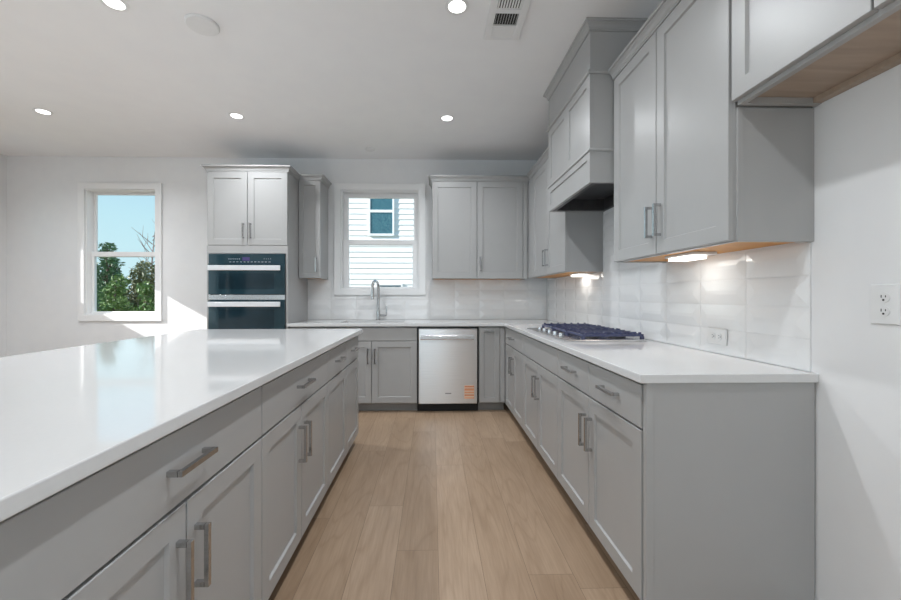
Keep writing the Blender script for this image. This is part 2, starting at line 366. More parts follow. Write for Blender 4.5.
# ------------------------------------------------------------------ cabinets (local: x width, y=0 door face, +y into the body)
def fronts(root, items):
    for it in items:
        k = it[0]; x0, x1, z0, z1 = it[1:5]; hd = it[5] if len(it) > 5 else None
        g = .0027
        if k == 'door': o = obj('door', shaker(x0 + g, x1 - g, z0, z1), 'cab', root)
        elif k == 'narrow': o = obj('door', shaker(x0 + g, x1 - g, z0, z1, .045), 'cab', root)
        else: o = obj(k, slab(x0 + g, x1 - g, z0, z1), 'cab', root)
        if hd: obj('handle', pull(*hd), 'nickel', o)
def base_cab(name, label, loc, rz, wd, items, depth=.589, group=None, hollow=False, body0=None, body1=None, top=.874):
    r = thing(name, label, 'cabinet', loc, rz, group)
    a = .0005; b0 = a if body0 is None else body0; b1 = wd - a if body1 is None else body1
    bm = B()
    if hollow:
        box(bm, b0, b0 + .018, .0205, depth, .115, top); box(bm, b1 - .018, b1, .0205, depth, .115, top)
        box(bm, b0 + .018, b1 - .018, .0205, depth, .115, .128); box(bm, b0 + .018, b1 - .018, depth - .012, depth, .133, top)
        box(bm, b0 + .018, b1 - .018, .0205, .040, .69, .86)
    else:
        box(bm, b0, b1, .0205, depth, .115, .855); box(bm, b0, b1, .07, depth, .855, top)
    obj('body', bm, 'cab', r)
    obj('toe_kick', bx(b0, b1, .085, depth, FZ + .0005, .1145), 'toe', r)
    fronts(r, items)
    return r
D0, D1, R0, R1 = .116, .704, .712, .8625      # door and drawer heights
LOW = 'grey base cabinets along the right wall'
RZ = -PI / 2
XF = .72
def right(y_far): return (XF, y_far, 0)
# near double cabinet: local x runs from far (0) to near
wd = 2.235 - 1.335
c = base_cab('base_cabinet', 'grey base cabinet at the near end of the right run, with blank end panel', right(2.235), RZ, wd, [
    ('drawer', 0, .446, R0, R1, ('h', .223, .79, .14)), ('drawer', .446, wd, R0, R1, ('h', .446 + .225, .79, .14)),
    ('door', 0, .446, D0, D1, ('v', .446 - .034, .545)), ('door', .446, wd, D0, D1, ('v', .446 + .034, .545))], group=LOW)
bm = B(); box(bm, wd + .004, wd + .022, .004, .589, FZ + .0005, .874); box(bm, wd + .022, wd + .0255, .004, .030, FZ + .0005, .874)
obj('end_panel', bm, 'cab', c, bevel=.001)
base_cab('base_cabinet', 'grey base cabinet under the gas cooktop with one wide plain drawer front', right(3.094), RZ, .859 - .0, [
    ('false_front', 0, .859, R0, R1), ('door', 0, .4295, D0, D1, ('v', .4295 - .034, .545)), ('door', .4295, .859, D0, D1, ('v', .4295 + .034, .545))], group=LOW)
base_cab('base_cabinet', 'grey drawer-over-doors base cabinet in the far right corner', right(3.845), RZ, .751, [
    ('drawer', .0, .751, R0, R1, ('h', .36, .79, .14)), ('door', .0, .36, D0, D1, ('v', .36 - .034, .545)), ('door', .36, .751, D0, D1, ('v', .36 + .034, .545))], group=LOW)
YFc = 3.85
D0 = .126
BACK = 'grey base cabinets along the back wall'
def backc(x): return (x, YFc, 0)
base_cab('base_cabinet', 'narrow grey pull-out base cabinet right of the dishwasher', backc(.462), 0, .2575, [
    ('narrow', .0, .205, D0, R1, ('h', .105, .835, .075)), ('filler', .205, .2575, D0, R1)], depth=.607, group=BACK)
wd = -.147 + 1.031
base_cab('sink_cabinet', 'grey sink base cabinet left of the dishwasher, below the window', backc(-1.031), 0, wd, [
    ('false_front', 0, wd, .735, R1), ('door', 0, wd / 2, D0, .728, ('v', wd / 2 - .034, .585)), ('door', wd / 2, wd, D0, .728, ('v', wd / 2 + .034, .585))], depth=.607, group=BACK, hollow=True)
base_cab('base_cabinet', 'grey base cabinet between the oven tower and the sink cabinet', backc(-1.398), 0, 1.398 - 1.031, [
    ('drawer', 0, .367, .735, R1, ('h', .1835, .80, .14)), ('door', 0, .367, D0, .728, ('v', .327, .585))], depth=.607, group=BACK)

# island, fronts facing +x; local x runs with +y
D0 = .110
ISL = 'grey cabinets along the island front'
XI = -.57; IY = (.525, 1.332, 2.168, 2.635, 3.064)
def isl(label, i, items): return base_cab('island_cabinet', label, (XI, IY[i], 0), PI / 2, IY[i + 1] - IY[i], items, depth=.60, group=ISL, top=.883)
w0 = IY[1] - IY[0]; h0 = .403
isl('grey island cabinet nearest the camera with a wide drawer over two doors', 0, [('drawer', 0, w0, .700, .866, ('h', h0, .785, .142)), ('door', 0, h0, D0, .692, ('v', h0 - .034, .545, .15)), ('door', h0, w0, D0, .692, ('v', h0 + .034, .545, .15))])
w0 = IY[2] - IY[1]; h0 = .40
isl('grey island cabinet second from the camera, drawer over two doors with paired pulls', 1, [('drawer', 0, w0, .700, .866, ('h', w0 / 2, .785, .16)), ('door', 0, h0, D0, .692, ('v', h0 - .034, .535, .155)), ('door', h0, w0, D0, .692, ('v', h0 + .034, .535, .155))])
w0 = IY[3] - IY[2]
isl('narrow grey island cabinet third from the camera, one drawer over one door', 2, [('drawer', 0, w0, .700, .866, ('h', w0 / 2, .785, .15)), ('door', 0, w0, D0, .692)])
w0 = IY[4] - IY[3]
isl('narrow grey island cabinet at the far end, nearest the sink', 3, [('drawer', 0, w0, .700, .866, ('h', w0 / 2, .785, .15)), ('door', 0, w0, D0, .692)])
p = thing('island_cabinet', 'grey panelled cabinet block on the seating side of the island, below the overhang', 'cabinet', (-1.30, 1.79, 0))
obj('body', bx(-.128, .128, IY[0] - 1.79, IY[4] - 1.79, FZ + .0005, .883), 'cab', p)
for k in range(4):
    a = IY[0] - 1.79 + k * (IY[4] - IY[0]) / 4; b_ = a + (IY[4] - IY[0]) / 4
    o = obj('framed_panel', loft_rect(B(), a + .004, b_ - .004, .12, .87, [(0, .012), (0, .001), (.001, 0), (.06, 0), (.063, .008)]), 'cab', p)
    o.rotation_euler = (0, 0, -PI / 2); o.location = (-.1405, 0, 0)
    o.scale = (-1, 1, 1)

# worktops
us = [-1.398, -.93, -.29, .70, XR - .001]; vs = [1.303, 3.825, 3.96, 4.345, YB - .001]
def wt(i, j):
    if i == 3: return True
    if j == 0: return False
    return not (i == 1 and j == 2)
tag(obj('worktop', cells(us, vs, wt, .8745, .905, 'xyz'), 'quartz', bevel=.003), 'white quartz L-shaped worktop along the back and right walls', 'countertop')
tag(obj('island_worktop', bx(-1.80, -.54, .40, 3.085, .884, .914), 'quartz', bevel=.003), 'large glossy white quartz slab on top of the island', 'countertop')

# ------------------------------------------------------------------ tiled splashbacks
def tiles(rects, tw=.2800, th=.1111, z_start=.9075, u_start=0.0):
    """list of (u, v, w, h) pieces of a stacked wall of faceted tiles clipped to rectangles"""
    bm = B()
    for (u0, u1, v0, v1) in rects:
        v = [bm.verts.new((a, d, b_)) for d in (0, .003) for a, b_ in ((u0, v0), (u1, v0), (u1, v1), (u0, v1))]
        for q in ((0, 1, 2, 3), (4, 5, 6, 7), (0, 1, 5, 4), (1, 2, 6, 5), (2, 3, 7, 6), (3, 0, 4, 7)): bm.faces.new([v[i] for i in q])
    grout_faces = len(bm.faces)
    for (u0, u1, v0, v1) in rects:
        r0 = int((v0 - z_start) / th) - 1
        for r in range(r0, r0 + int((v1 - v0) / th) + 4):
            za, zb = z_start + r * th, z_start + (r + 1) * th
            c0 = int((u0 - u_start) / tw) - 2
            for c_ in range(c0, c0 + int((u1 - u0) / tw) + 5):
                ua = u_start + c_ * tw; ub = ua + tw
                a, b_, cc, d = max(ua, u0), min(ub, u1), max(za, v0), min(zb, v1)
                if b_ - a < .006 or d - cc < .006: continue
                a += .0008; b_ -= .0008; cc += .0008; d -= .0008
                ins = min(.047, (b_ - a) * .42, (d - cc) * .42)
                tl = [(0, .0032), (0, .0045), (ins, .0045 + .0046 * ins / .047)]
                R = []
                for i_, y in tl: R.append([bm.verts.new(q) for q in ((a + i_, y, cc + i_), (b_ - i_, y, cc + i_), (b_ - i_, y, d - i_), (a + i_, y, d - i_))])
                for p_, q_ in zip(R, R[1:]):
                    for i_ in range(4): bm.faces.new((p_[i_], p_[(i_ + 1) % 4], q_[(i_ + 1) % 4], q_[i_]))
                bm.faces.new(R[-1])
    return bm, grout_faces
def splash(name, label, rects, xf, u_start):
    bm, g = tiles(rects, u_start=u_start)
    for v in bm.verts: v.co = xf(v.co)
    bm.faces.ensure_lookup_table()
    for i, f in enumerate(bm.faces): f.material_index = 1 if i < g else 0
    o = obj(name, bm, 'tile'); o.data.materials.append(M['grout']); return tag(o, label, 'backsplash')
splash('tile_backsplash', 'glossy white faceted tile on the back wall behind the sink and faucet',
       [(-1.398, XR - .014, .9075, 1.1297), (-1.398, -1.101, 1.1297, 1.3519), (-1.101, -.073, 1.1297, 1.178), (-.073, XR - .014, 1.1297, 1.3519)], lambda p: Vector((p.x, YB - .0005 - p.y, p.z)), -.02)
splash('tile_backsplash', 'glossy white faceted tile on the right wall behind the cooktop',
       [(1.332, YB - .001, .9075, 1.3519), (2.195, 2.985, 1.3519, 1.79)], lambda p: Vector((XR - .0005 - p.y, p.x, p.z)), -.07)

# ------------------------------------------------------------------ wall cabinets
UPR = 'grey wall cabinets with shaker doors'
U0, U1 = 1.357, 2.38
def upper(label, loc, rz, wd, items, depth, z0=U0, z1=2.40, group=UPR, crown=None, under='wood', name='wall_cabinet', crown_h=.058, crown_out=.036):
    r = thing(name, label, 'cabinet', loc, rz, group); a = .0008; t = .018; lip = .006 if under == 'wood' else .02
    bm = B(); box(bm, a, wd - a, .0205, depth, z0 + lip + .006, z1)
    box(bm, a, a + t, .0205, depth, z0, z0 + lip + .006); box(bm, wd - a - t, wd - a, .0205, depth, z0, z0 + lip + .006)
    box(bm, a + t, wd - a - t, .0205, .040, z0, z0 + lip + .006)
    obj('body', bm, 'cab', r)
    bm = B(); box(bm, a + t + .0005, wd - a - t - .0005, .0405, depth - .0005, z0 + lip, z0 + lip + .0055)
    
    if under == 'wood_unlit': box(bm, a + t + .0005, wd - a - t - .0005, depth - .030, depth - .001, z0 + .002, z0 + lip)
    obj('underside', bm, under, r)
    fronts(r, items)
    if crown: obj('crown_molding', sweep(B(), crown, crown_prof(z1 - .017, crown_h, crown_out)), 'cab', r)
    return r
XU = 1.02
DU = XR - XU - .001
wd = 2.19 - 1.327
cab = upper('grey two-door wall cabinet between the hood and the fridge cabinet', (XU, 2.19, 0), RZ, wd, [
    ('door', .006, .424, U0 + .004, U1, ('v', .424 - .034, 1.51, .145)), ('door', .424, wd, U0 + .004, U1, ('v', .424 + .034, 1.51, .145))], DU, crown=[(0, .005), (wd, .005)])
bm = B(); box(bm, wd - .0005, wd + .006, .026, DU, U0, 1.815); box(bm, wd + .006, wd + .0085, .026, .046, U0, 1.815); obj('end_panel', bm, 'cab', cab)
wd = 1.314 - .46
upper('shallow grey wall cabinet with wood underside above the fridge space', (XU, 1.314, 0), RZ, wd, [
    ('door', -.004, wd / 2, 1.832, U1), ('door', wd / 2, wd, 1.832, U1)], DU, z0=1.818, crown=[(-.013, .005), (wd, .005)], under='wood_unlit')
wd = 4.143 - 2.985
upper('grey corner wall cabinet on the right wall beyond the hood', (XU, 4.143, 0), RZ, wd, [
    ('filler', 0, .19, U0 + .004, U1), ('door', .19, .675, U0 + .004, U1, ('v', .675 - .034, 1.51, .145)), ('door', .675, wd, U0 + .004, U1, ('v', .675 + .034, 1.51, .145))], DU, crown=[(.055, .005), (wd, .005)])
wd = 1.0185
upper('grey two-door wall cabinet on the back wall right of the window', (0, 4.15, 0), 0, wd, [
    ('door', 0, .476, U0, U1, ), ('door', .476, .966, U0, U1, ('v', .476 + .034, 1.51, .145)), ('filler', .966, wd, U0, U1)], YB - 4.15 - .001, z0=1.353, crown=[(0, YB - 4.15 - .001), (0, .005), (wd, .005)])
wd = 1.398 - 1.168
upper('narrow one-door grey wall cabinet between the oven tower and the window', (-1.398, 4.15, 0), 0, wd, [
    ('narrow', 0, wd, U0 + .004, U1, ('v', wd - .045, 1.50, .145))], YB - 4.15 - .001, crown=[(.0, .005), (wd, .005), (wd, YB - 4.15 - .001)])

# oven tower
TX0, TX1 = -2.175, -1.40; tw = TX1 - TX0
t = thing('oven_tower', 'tall grey cabinet housing the double oven', 'cabinet', (TX0, YFc, 0))
bm = B(); dp = YB - YFc - .001
box(bm, 0, .018, .0205, dp, FZ, 2.40); box(bm, tw - .018, tw, .0205, dp, FZ, 2.40)
box(bm, .018, tw - .018, .0205, dp, 1.585, 2.40); box(bm, .018, tw - .018, .085, dp, FZ + .0005, .455); box(bm, .018, tw - .018, dp - .012, dp, .455, 1.585)
box(bm, .018, tw - .018, .0205, .085, .11, .455)
obj('body', bm, 'cab', t)
obj('face_rail', bx(.0, tw, .002, .0202, 1.583, 1.660), 'cab', t)
obj('face_stile', bx(.0, .0195, .002, .0202, .445, 1.5825), 'cab', t); obj('face_stile', bx(tw - .0195, tw, .002, .0202, .445, 1.5825), 'cab', t)
xm = tw / 2
fronts(t, [('door', .002, xm, 1.664, 2.372, ('v', xm - .034, 1.80, .145)), ('door', xm, tw - .002, 1.664, 2.372, ('v', xm + .034, 1.80, .145)), ('drawer', .002, tw - .002, .12, .44, ('h', xm, .36, .15))])
obj('crown_molding', sweep(B(), [(0, dp), (0, .005), (tw, .005), (tw, dp)], crown_prof(2.374, .058, .036)), 'cab', t)

ov = thing('double_oven', 'black glass double wall oven in the tall grey tower', 'oven', (TX0 + .021, YFc, 0)); ow = tw - .042
bm = B(); box(bm, .0, ow, .022, .56, .458, 1.578); obj('body', bm, 'black', ov)
cp = obj('control_panel', loft_rect(B(), .002, ow - .002, 1.488, 1.577, [(0, .021), (0, -.010), (.002, -.012)]), 'ovenglass', ov)
obj('display', bx(.325, .395, -.0130, -.0122, 1.512, 1.545), 'display', cp)
def legend(boxes):
    bm = B()
    for q in boxes: box(bm, q[0], q[1], -.0128, -.0121, q[2], q[3])
    obj('legend', bm, 'legend', cp)
legend([(.19 + k * .02, .202 + k * .02, 1.526, 1.531) for k in range(6)])
legend([(.20 + k * .034, .22 + k * .034, 1.498, 1.502) for k in range(12)])
legend([(.53 + k * .02, .537 + k * .02, 1.528, 1.532) for k in range(4)])
def oven_door(z0, z1, hz):
    d = obj('door', loft_rect(B(), .002, ow - .002, z0, z1, [(0, .021), (0, -.016), (.003, -.019)]), 'ovenglass', ov)
    bm = box(B(), .018, ow - .030, -.066, -.050, hz - .024, hz + .024)
    for xx in (.05, ow - .07): box(bm, xx, xx + .025, -.052, -.019, hz - .012, hz + .012)
    obj('handle', bm, 'handle_oven', d, bevel=.004)
    obj('window', loft_rect(B(), .10, ow - .10, z0 + .05, hz - .05, [(0, -.0188), (.001, -.0196)]), 'ovenwindow', d)
oven_door(1.186, 1.486, 1.440)
obj('trim_strip', bx(.002, ow - .002, -.012, .021, 1.134, 1.183), 'steel', ov, bevel=.002)
oven_door(.53, 1.130, 1.092)
obj('vent_grille', bx(.002, ow - .002, -.008, .021, .460, .527), 'blackgloss', ov)

# ------------------------------------------------------------------ range hood
HX, HY0, HY1 = .89, 2.197, 2.981
hd = thing('range_hood', 'grey panelled range hood cover reaching the ceiling above the cooktop', 'hood', (HX, HY1, 0), RZ)
hw = HY1 - HY0; hdp = XR - HX - .002
obj('upper_box', bx(0, hw, .002, hdp, 2.44, CEIL - .001), 'cab', hd)
obj('crown_molding', sweep(B(), [(0, hdp), (0, .002), (hw, .002), (hw, hdp)], crown_prof(CEIL - .056, .0550, .034)), 'cab', hd)
obj('ledge_molding', sweep(B(), [(0, hdp), (0, 0), (hw, 0), (hw, hdp)], [(-.004, 2.424), (.008, 2.424), (.014, 2.428), (.014, 2.440), (.008, 2.446), (-.004, 2.446)]), 'cab', hd)
obj('middle_box', bx(0, hw, .0205, hdp, 2.0, 2.439), 'cab', hd)
for a, b_ in ((.0, hw / 2), (hw / 2, hw)): obj('front_panel', loft_rect(B(), a, b_, 2.0, 2.424, [(0, .02), (0, 0), (.05, 0), (.053, .009)]), 'cab', hd)
obj('apron_side', bx(0, .02, .0205, hdp, 1.812, 1.999), 'cab', hd); obj('apron_side', bx(hw - .02, hw, .0205, hdp, 1.812, 1.999), 'cab', hd)
obj('apron_front', loft_rect(B(), 0, hw, 1.812, 1.990, [(0, .0202), (0, 0), (.040, 0), (.043, .008)]), 'cab', hd)
obj('band_molding', sweep(B(), [(0, hdp), (0, 0), (hw, 0), (hw, hdp)], [(-.003, 1.988), (.006, 1.988), (.009, 1.993), (.006, 2.003), (-.003, 2.003)]), 'cab', hd)
bm = B(); box(bm, .0205, hw - .0205, .021, hdp, 1.90, 1.915); box(bm, .0205, hw - .0205, .021, .05, 1.815, 1.90); box(bm, .0205, hw - .0205, hdp - .02, hdp, 1.815, 1.90)
box(bm, .0205, .05, .05, hdp - .02, 1.815, 1.90); box(bm, hw - .05, hw - .0205, .05, hdp - .02, 1.815, 1.90)
ln = obj('liner', bm, 'liner', hd)
obj('filter', bx(.10, hw - .10, .07, hdp - .10, 1.885, 1.8995), 'burner', ln)
for x in (hw - .20, .12): obj('hood_lamp', bx(x, x + .07, .06, .10, 1.878, 1.8845), 'white_plastic', ln)

# ------------------------------------------------------------------ under-cabinet light bars
def led_bar(label, loc, L=.15, wd=.105):
    r = thing('light_bar', label, 'light', loc, 0, 'under-cabinet light bars')
    obj('housing', bx(-wd / 2, wd / 2, -L / 2 - .05, L / 2 + .012, -.012, -.0002), 'white_plastic', r, bevel=.002)
    obj('diffuser', bx(-wd / 2 + .012, wd / 2 - .012, -L / 2, L / 2, -.026, -.0122), 'led', r)
    l = bpy.data.lights.new('bar_lamp', 'AREA'); l.shape = 'RECTANGLE'; l.size = wd - .03; l.size_y = L; l.energy = .22; l.color = (1, .93, .84)
    o = bpy.data.objects.new('bar_lamp', l); COL.objects.link(o); o.parent = r; o.location = (0, 0, -.028)
    return r
led_bar('lit light bar under the two-door wall cabinet nearest the fridge space', (1.185, 1.80, U0 + .0055))
led_bar('lit light bar under the corner wall cabinet beyond the hood', (1.245, 3.30, U0 + .0055))

# ------------------------------------------------------------------ dishwasher
dw = thing('dishwasher', 'stainless steel dishwasher with an orange label on the door', 'dishwasher', (-.147, YFc, 0)); dwid = .606
obj('body', bx(.002, dwid - .002, .03, .59, .12, .868), 'black', dw)
obj('gasket', bx(.002, dwid - .002, .005, .0295, .12, .870), 'blackgloss', dw)
dd = obj('door', loft_rect(B(), .017, dwid - .017, .118, .852, [(0, .0045), (0, -.012), (.005, -.018)]), 'steelv', dw)
bm = B()
prof = [(.0, .0), (-.030, .004), (-.034, .010), (-.034, .040), (-.030, .046), (.0, .050)]
A = []
for x in (.034, .555): A.append([bm.verts.new((x, -.018 + y, .742 + z)) for y, z in prof])
for i in range(6): bm.faces.new((A[0][i], A[0][(i + 1) % 6], A[1][(i + 1) % 6], A[1][i]))
bm.faces.new(A[0]); bm.faces.new(A[1][::-1])
obj('handle', bm, 'steel', dd, bevel=.002)
lb = obj('energy_label', bx(.462, .560, -.0190, -.0182, .165, .300), 'paper', dd)
bm = B()
for z, h in ((.288, .010), (.262, .016), (.232, .010), (.205, .012), (.178, .008)): box(bm, .464, .558, -.0196, -.0191, z - h, z + h * .4)
obj('label_bands', bm, 'orange', lb)
for z in (.2885, .264, .2045):
    bm = B()
    for k in range(6): box(bm, .468 + k * .0148, .480 + k * .0148, -.0200, -.0197, z - .0026, z + .0026)
    obj('label_print', bm, 'orange_dark', lb)
obj('badge', bx(.275, .335, -.0192, -.0182, .215, .225), 'badge', dd)
obj('toe_kick', bx(.002, dwid - .002, .06, .08, FZ + .0005, .118), 'black', dw)

# ------------------------------------------------------------------ sink and faucet
sk = thing('sink', 'stainless undermount sink set into the worktop below the window', 'sink', (-.61, 4.152, 0))
bm = cells([-.335, -.318, .318, .335], [-.205, -.19, .19, .205], lambda i, j: not (i == 1 and j == 1), .66, .8742, 'xyz'); box(bm, -.335, .335, -.205, .205, .652, .66)
obj('basin', bm, 'steel', sk)
obj('drain', lathe(B(), [(.045, 0), (.045, .004), (.03, .005), (.03, .002)], c=(0, 0, .6602)), 'steel', sk)
fa = thing('faucet', 'tall brushed nickel pull-down faucet standing behind the sink', 'faucet', (-.597, 4.395, .9052))
obj('base', lathe(B(), [(.028, 0), (.028, .006), (.022, .010), (.020, .10), (.016, .105)], 24), 'nickel', fa, smooth=True)
pts = [(0, 0, .105), (0, 0, .37)] + [(-.021 * (1 - math.cos(a)), -.075 * (1 - math.cos(a)), .37 + .06 * math.sin(a)) for a in [PI * k / 10 for k in range(1, 10)]] + [(-.042, -.15, .37)]
obj('spout', tube(B(), pts, .0145), 'nickel', fa, smooth=True)
obj('spray_head', lathe(B(), [(.013, .14), (.016, .10), (.0175, .02), (.0165, 0)], 20, (-.042, -.15, .23)), 'nickel', fa, smooth=True)
hn = obj('lever', tube(B(), [(.018, 0, .052), (.080, 0, .052), (.088, 0, .058), (.090, 0, .07), (.092, 0, .155)], [.013, .011, .0095, .008, .006]), 'nickel', fa, smooth=True)

# ------------------------------------------------------------------ gas cooktop
ck = thing('gas_cooktop', 'five-burner gas cooktop with dark blue grates on the right worktop', 'cooktop', (1.0, 2.685, .9052))
obj('tray', bx(-.245, .245, -.44, .44, 0, .012), 'steel', ck, bevel=.004)
burn = [(-.02, -.29), (.14, -.29), (.07, 0), (-.02, .29), (.14, .29)]
for i, (x, y) in enumerate(burn):
    r = .052 if i == 2 else .038
    b_ = obj('burner', lathe(B(), [(r + .012, 0), (r + .010, .006), (r, .008), (r, .012)], 24, (x, y, .0122)), 'burner', ck)
    obj('burner_cap', lathe(B(), [(r - .004, 0), (r - .002, .004), (r - .008, .006)], 24, (x, y, .0244)), 'black', b_)
def grate(y0, y1):
    bm = B(); x0, x1, z0, z1 = -.125, .235, .028, .042; t_ = .006
    for yy in (y0 + .01, y1 - .01): box(bm, x0, x1, yy - t_, yy + t_, z0, z1)
    for xx in (x0 + t_, x1 - t_): box(bm, xx - t_, xx + t_, y0 + .016, y1 - .016, z0, z1)
    n = 4
    for k in range(1, n):
        yy = y0 + (y1 - y0) * k / n; box(bm, x0 + .012, x1 - .012, yy - .005, yy + .005, z0 + .002, z1 + .008)
    for xx in (x0 + (x1 - x0) / 3, x0 + 2 * (x1 - x0) / 3): box(bm, xx - .005, xx + .005, y0 + .016, y1 - .016, z0 + .001, z1 + .004)
    # upstanding fingers and feet
    for k in range(7):
        xx = x0 + .02 + (x1 - x0 - .04) * k / 6
        for yy in (y0 + .01, y1 - .01): box(bm, xx - .005, xx + .005, yy - .008, yy + .008, z1 - .001, z1 + .011)
    for xx in (x0 + t_, x1 - t_):
        for yy in (y0 + .012, y1 - .012): box(bm, xx - .009, xx + .009, yy - .009, yy + .009, .0122, z0 + .001)
    return bm
for a, b_ in ((-.425, -.150), (-.142, .142), (.150, .425)): obj('grate', grate(a, b_), 'iron', ck)
for k in range(5):
    y = -.24 + k * .12
    kn = obj('knob', lathe(B(), [(.019, 0), (.019, .004), (.016, .006), (.0145, .020), (.012, .022)], 20, (-.19, y, .0122)), 'steel', ck, smooth=True)

# ------------------------------------------------------------------ outlets
def outlet(label, loc, rz, horizontal=False):
    r = thing('wall_outlet', label, 'outlet', loc, rz, 'white duplex wall outlets')
    pw, ph = (.118, .074) if horizontal else (.074, .118)
    obj('cover_plate', loft_rect(B(), -pw / 2, pw / 2, -ph / 2, ph / 2, [(0, 0), (0, -.003), (.003, -.006)]), 'white_plastic', r)
    for s in (-1, 1):
        cx, cz = (s * .02, 0) if horizontal else (0, s * .02)
        rc = obj('receptacle', tube(B(), [(cx, -.0055, cz), (cx, -.0085, cz)], .0155, 24), 'white_plastic', r)
        bm = B()
        if horizontal: box(bm, cx - .004, cx + .004, -.0092, -.0086, .0045, .0065); box(bm, cx - .003, cx + .003, -.0092, -.0086, -.0065, -.0045); cyl(bm, (cx + .0085, -.0086, 0), (cx + .0085, -.0092, 0), .0026, n=12)
        else: box(bm, -.0065, -.0045, -.0092, -.0086, cz - .001, cz + .007); box(bm, .0045, .0065, -.0092, -.0086, cz, cz + .006); cyl(bm, (0, -.0086, cz - .0075), (0, -.0092, cz - .0075), .003, n=12)
        obj('slots', bm, 'slot', rc)
    return r
outlet('white duplex outlet on the bare right wall near the camera', (XR - .0005, 1.107, 1.145), RZ)
outlet('white outlet laid sideways on the tiled wall right of the cooktop', (XR - .0118, 1.765, .985), RZ, True)

# ------------------------------------------------------------------ ceiling fittings
DLG = 'round recessed downlights in the ceiling'
def downlight(label, x, y):
    r = thing('downlight', label, 'light', (x, y, CEIL), 0, DLG)
    bm = B(); n = 40
    prof = [(.046, -.0005), (.064, -.0005), (.064, -.003), (.060, -.005), (.048, -.004), (.046, -.003)]
    rings = [[bm.verts.new((a * math.cos(2 * PI * i / n), a * math.sin(2 * PI * i / n), z)) for i in range(n)] for a, z in prof]
    for q, s in zip(rings, rings[1:] + rings[:1]):
        for i in range(n): bm.faces.new((q[i], q[(i + 1) % n], s[(i + 1) % n], s[i]))
    obj('trim_ring', bm, 'white_plastic', r, smooth=True)
    obj('lens', lathe(B(), [(.0455, -.0005), (.0455, -.003), (.03, -.0045)], 40), 'lamp', r)
    l = bpy.data.lights.new('downlight_lamp', 'AREA'); l.shape = 'DISK'; l.size = .085; l.energy = 10.6; l.color = (.93, .97, 1.0); l.spread = math.radians(150)
    o = bpy.data.objects.new('downlight_lamp', l); COL.objects.link(o); o.parent = r; o.location = (0, 0, -.006)
    return r
d0 = downlight('lit downlight over the aisle, nearest the ceiling vent', .134, 2.10)
for lab, x, y in (('lit downlight over the aisle in front of the dishwasher', .131, 3.42), ('lit downlight above the far end of the island', -1.68, 3.42),
                  ('lit downlight above the middle of the island, beside the blank round cover', -1.68, 2.12), ('lit downlight farthest left, toward the tree window', -3.265, 3.38),
                  ('lit downlight above the left side of the room, level with the island middle', -3.265, 2.12), ('lit downlight over the aisle beside the fridge space', .134, .80),
                  ('lit downlight left of the near end of the island', -3.265, .80),
                  ('lit downlight over the living space, on the aisle line', .134, -1.4), ('lit downlight over the living space, on the island line', -1.68, -1.4), ('lit downlight over the living space, farthest left', -3.265, -1.4)):
    dup(d0, (x, y, CEIL), lab)
cv = obj('ceiling_cover', lathe(B(), [(.088, -.0005), (.088, -.008), (.082, -.014), (.05, -.016)], 40, (-1.31, 2.275, CEIL)), 'greydisc'); tag(cv, 'round unlit pale cover on the ceiling above the island', 'ceiling cover')
cv = obj('ceiling_cover', lathe(B(), [(.055, -.0005), (.055, -.006), (.048, -.011), (.03, -.012)], 32, (-.655, 4.16, CEIL)), 'greydisc'); tag(cv, 'small round pale cover on the ceiling near the kitchen window', 'ceiling cover')
vt = thing('ceiling_vent', 'white ceiling air register with dark slats', 'vent', (.413, 2.115, CEIL))
hw_, hl = .105, .24
secs = [(-.105, -.012), (.018, .115), (.125, .215), (-.215, -.115)]
us = [-hw_, -.065, .065, hw_]; vs = sorted([-hl, hl] + [v for s in secs for v in s])
fr = cells(us, vs, lambda i, j: not (i == 1 and any(a <= (vs[j] + vs[j + 1]) / 2 <= b_ for a, b_ in secs)), -.012, -.0005, 'xyz')
obj('frame', fr, 'white_plastic', vt, bevel=.002)
obj('dark_backing', bx(-.064, .064, -.214, .214, -.0018, -.0006), 'black', vt)  # flat black sheet painted in for the dark behind the slats
for si, (a, b_) in enumerate(secs):
    if si in (0, 1):
        for k in range(9):
            x = -.058 + k * .0145
            o = obj('slat', bx(-.0045, .0045, a, b_, -.0008, .0008), 'white_plastic', vt); o.location = (x, 0, -.0066); o.rotation_euler = (0, math.radians(28 if si == 0 else -76), 0)
    else:
        for k in range(6):
            y = a + (b_ - a) * (k + .5) / 6
            o = obj('slat', bx(-.064, .064, -.0075, .0075, -.0008, .0008), 'white_plastic', vt); o.location = (0, y, -.0068); o.rotation_euler = (math.radians(-25 if si == 2 else 25), 0, 0)

# ------------------------------------------------------------------ outside
GZ = -.45
struct('ground', bx(-45, 45, YB + T + .02, 60, GZ - .2, GZ), 'lawn')
HYo = 12.0
ho = thing('neighbour_house', 'white lap-sided house seen through the window above the sink', 'house', (0, HYo, GZ))
bm = B(); exp_ = .165; nB = 46; x0, x1 = -4.3, 6.0
wins = [(-1.87, -1.20, 3.07, 4.75), (-1.62, -.94, -.1, 1.50)]
for k in range(nB):
    z = k * exp_
    v = [bm.verts.new(p) for p in ((x0, -.022, z), (x1, -.022, z), (x1, -.004, z + exp_), (x0, -.004, z + exp_), (x0, .02, z), (x1, .02, z), (x1, .02, z + exp_), (x0, .02, z + exp_))]
    for q in ((0, 1, 2, 3), (4, 7, 6, 5), (0, 4, 5, 1), (3, 2, 6, 7), (0, 3, 7, 4), (1, 5, 6, 2)): bm.faces.new([v[i] for i in q])
obj('siding', bm, 'siding', ho)
obj('house_body', bx(x0 + .01, x1 - .01, .021, 7.0, 0, nB * exp_), 'siding', ho)
bm = B(); rz_ = nB * exp_
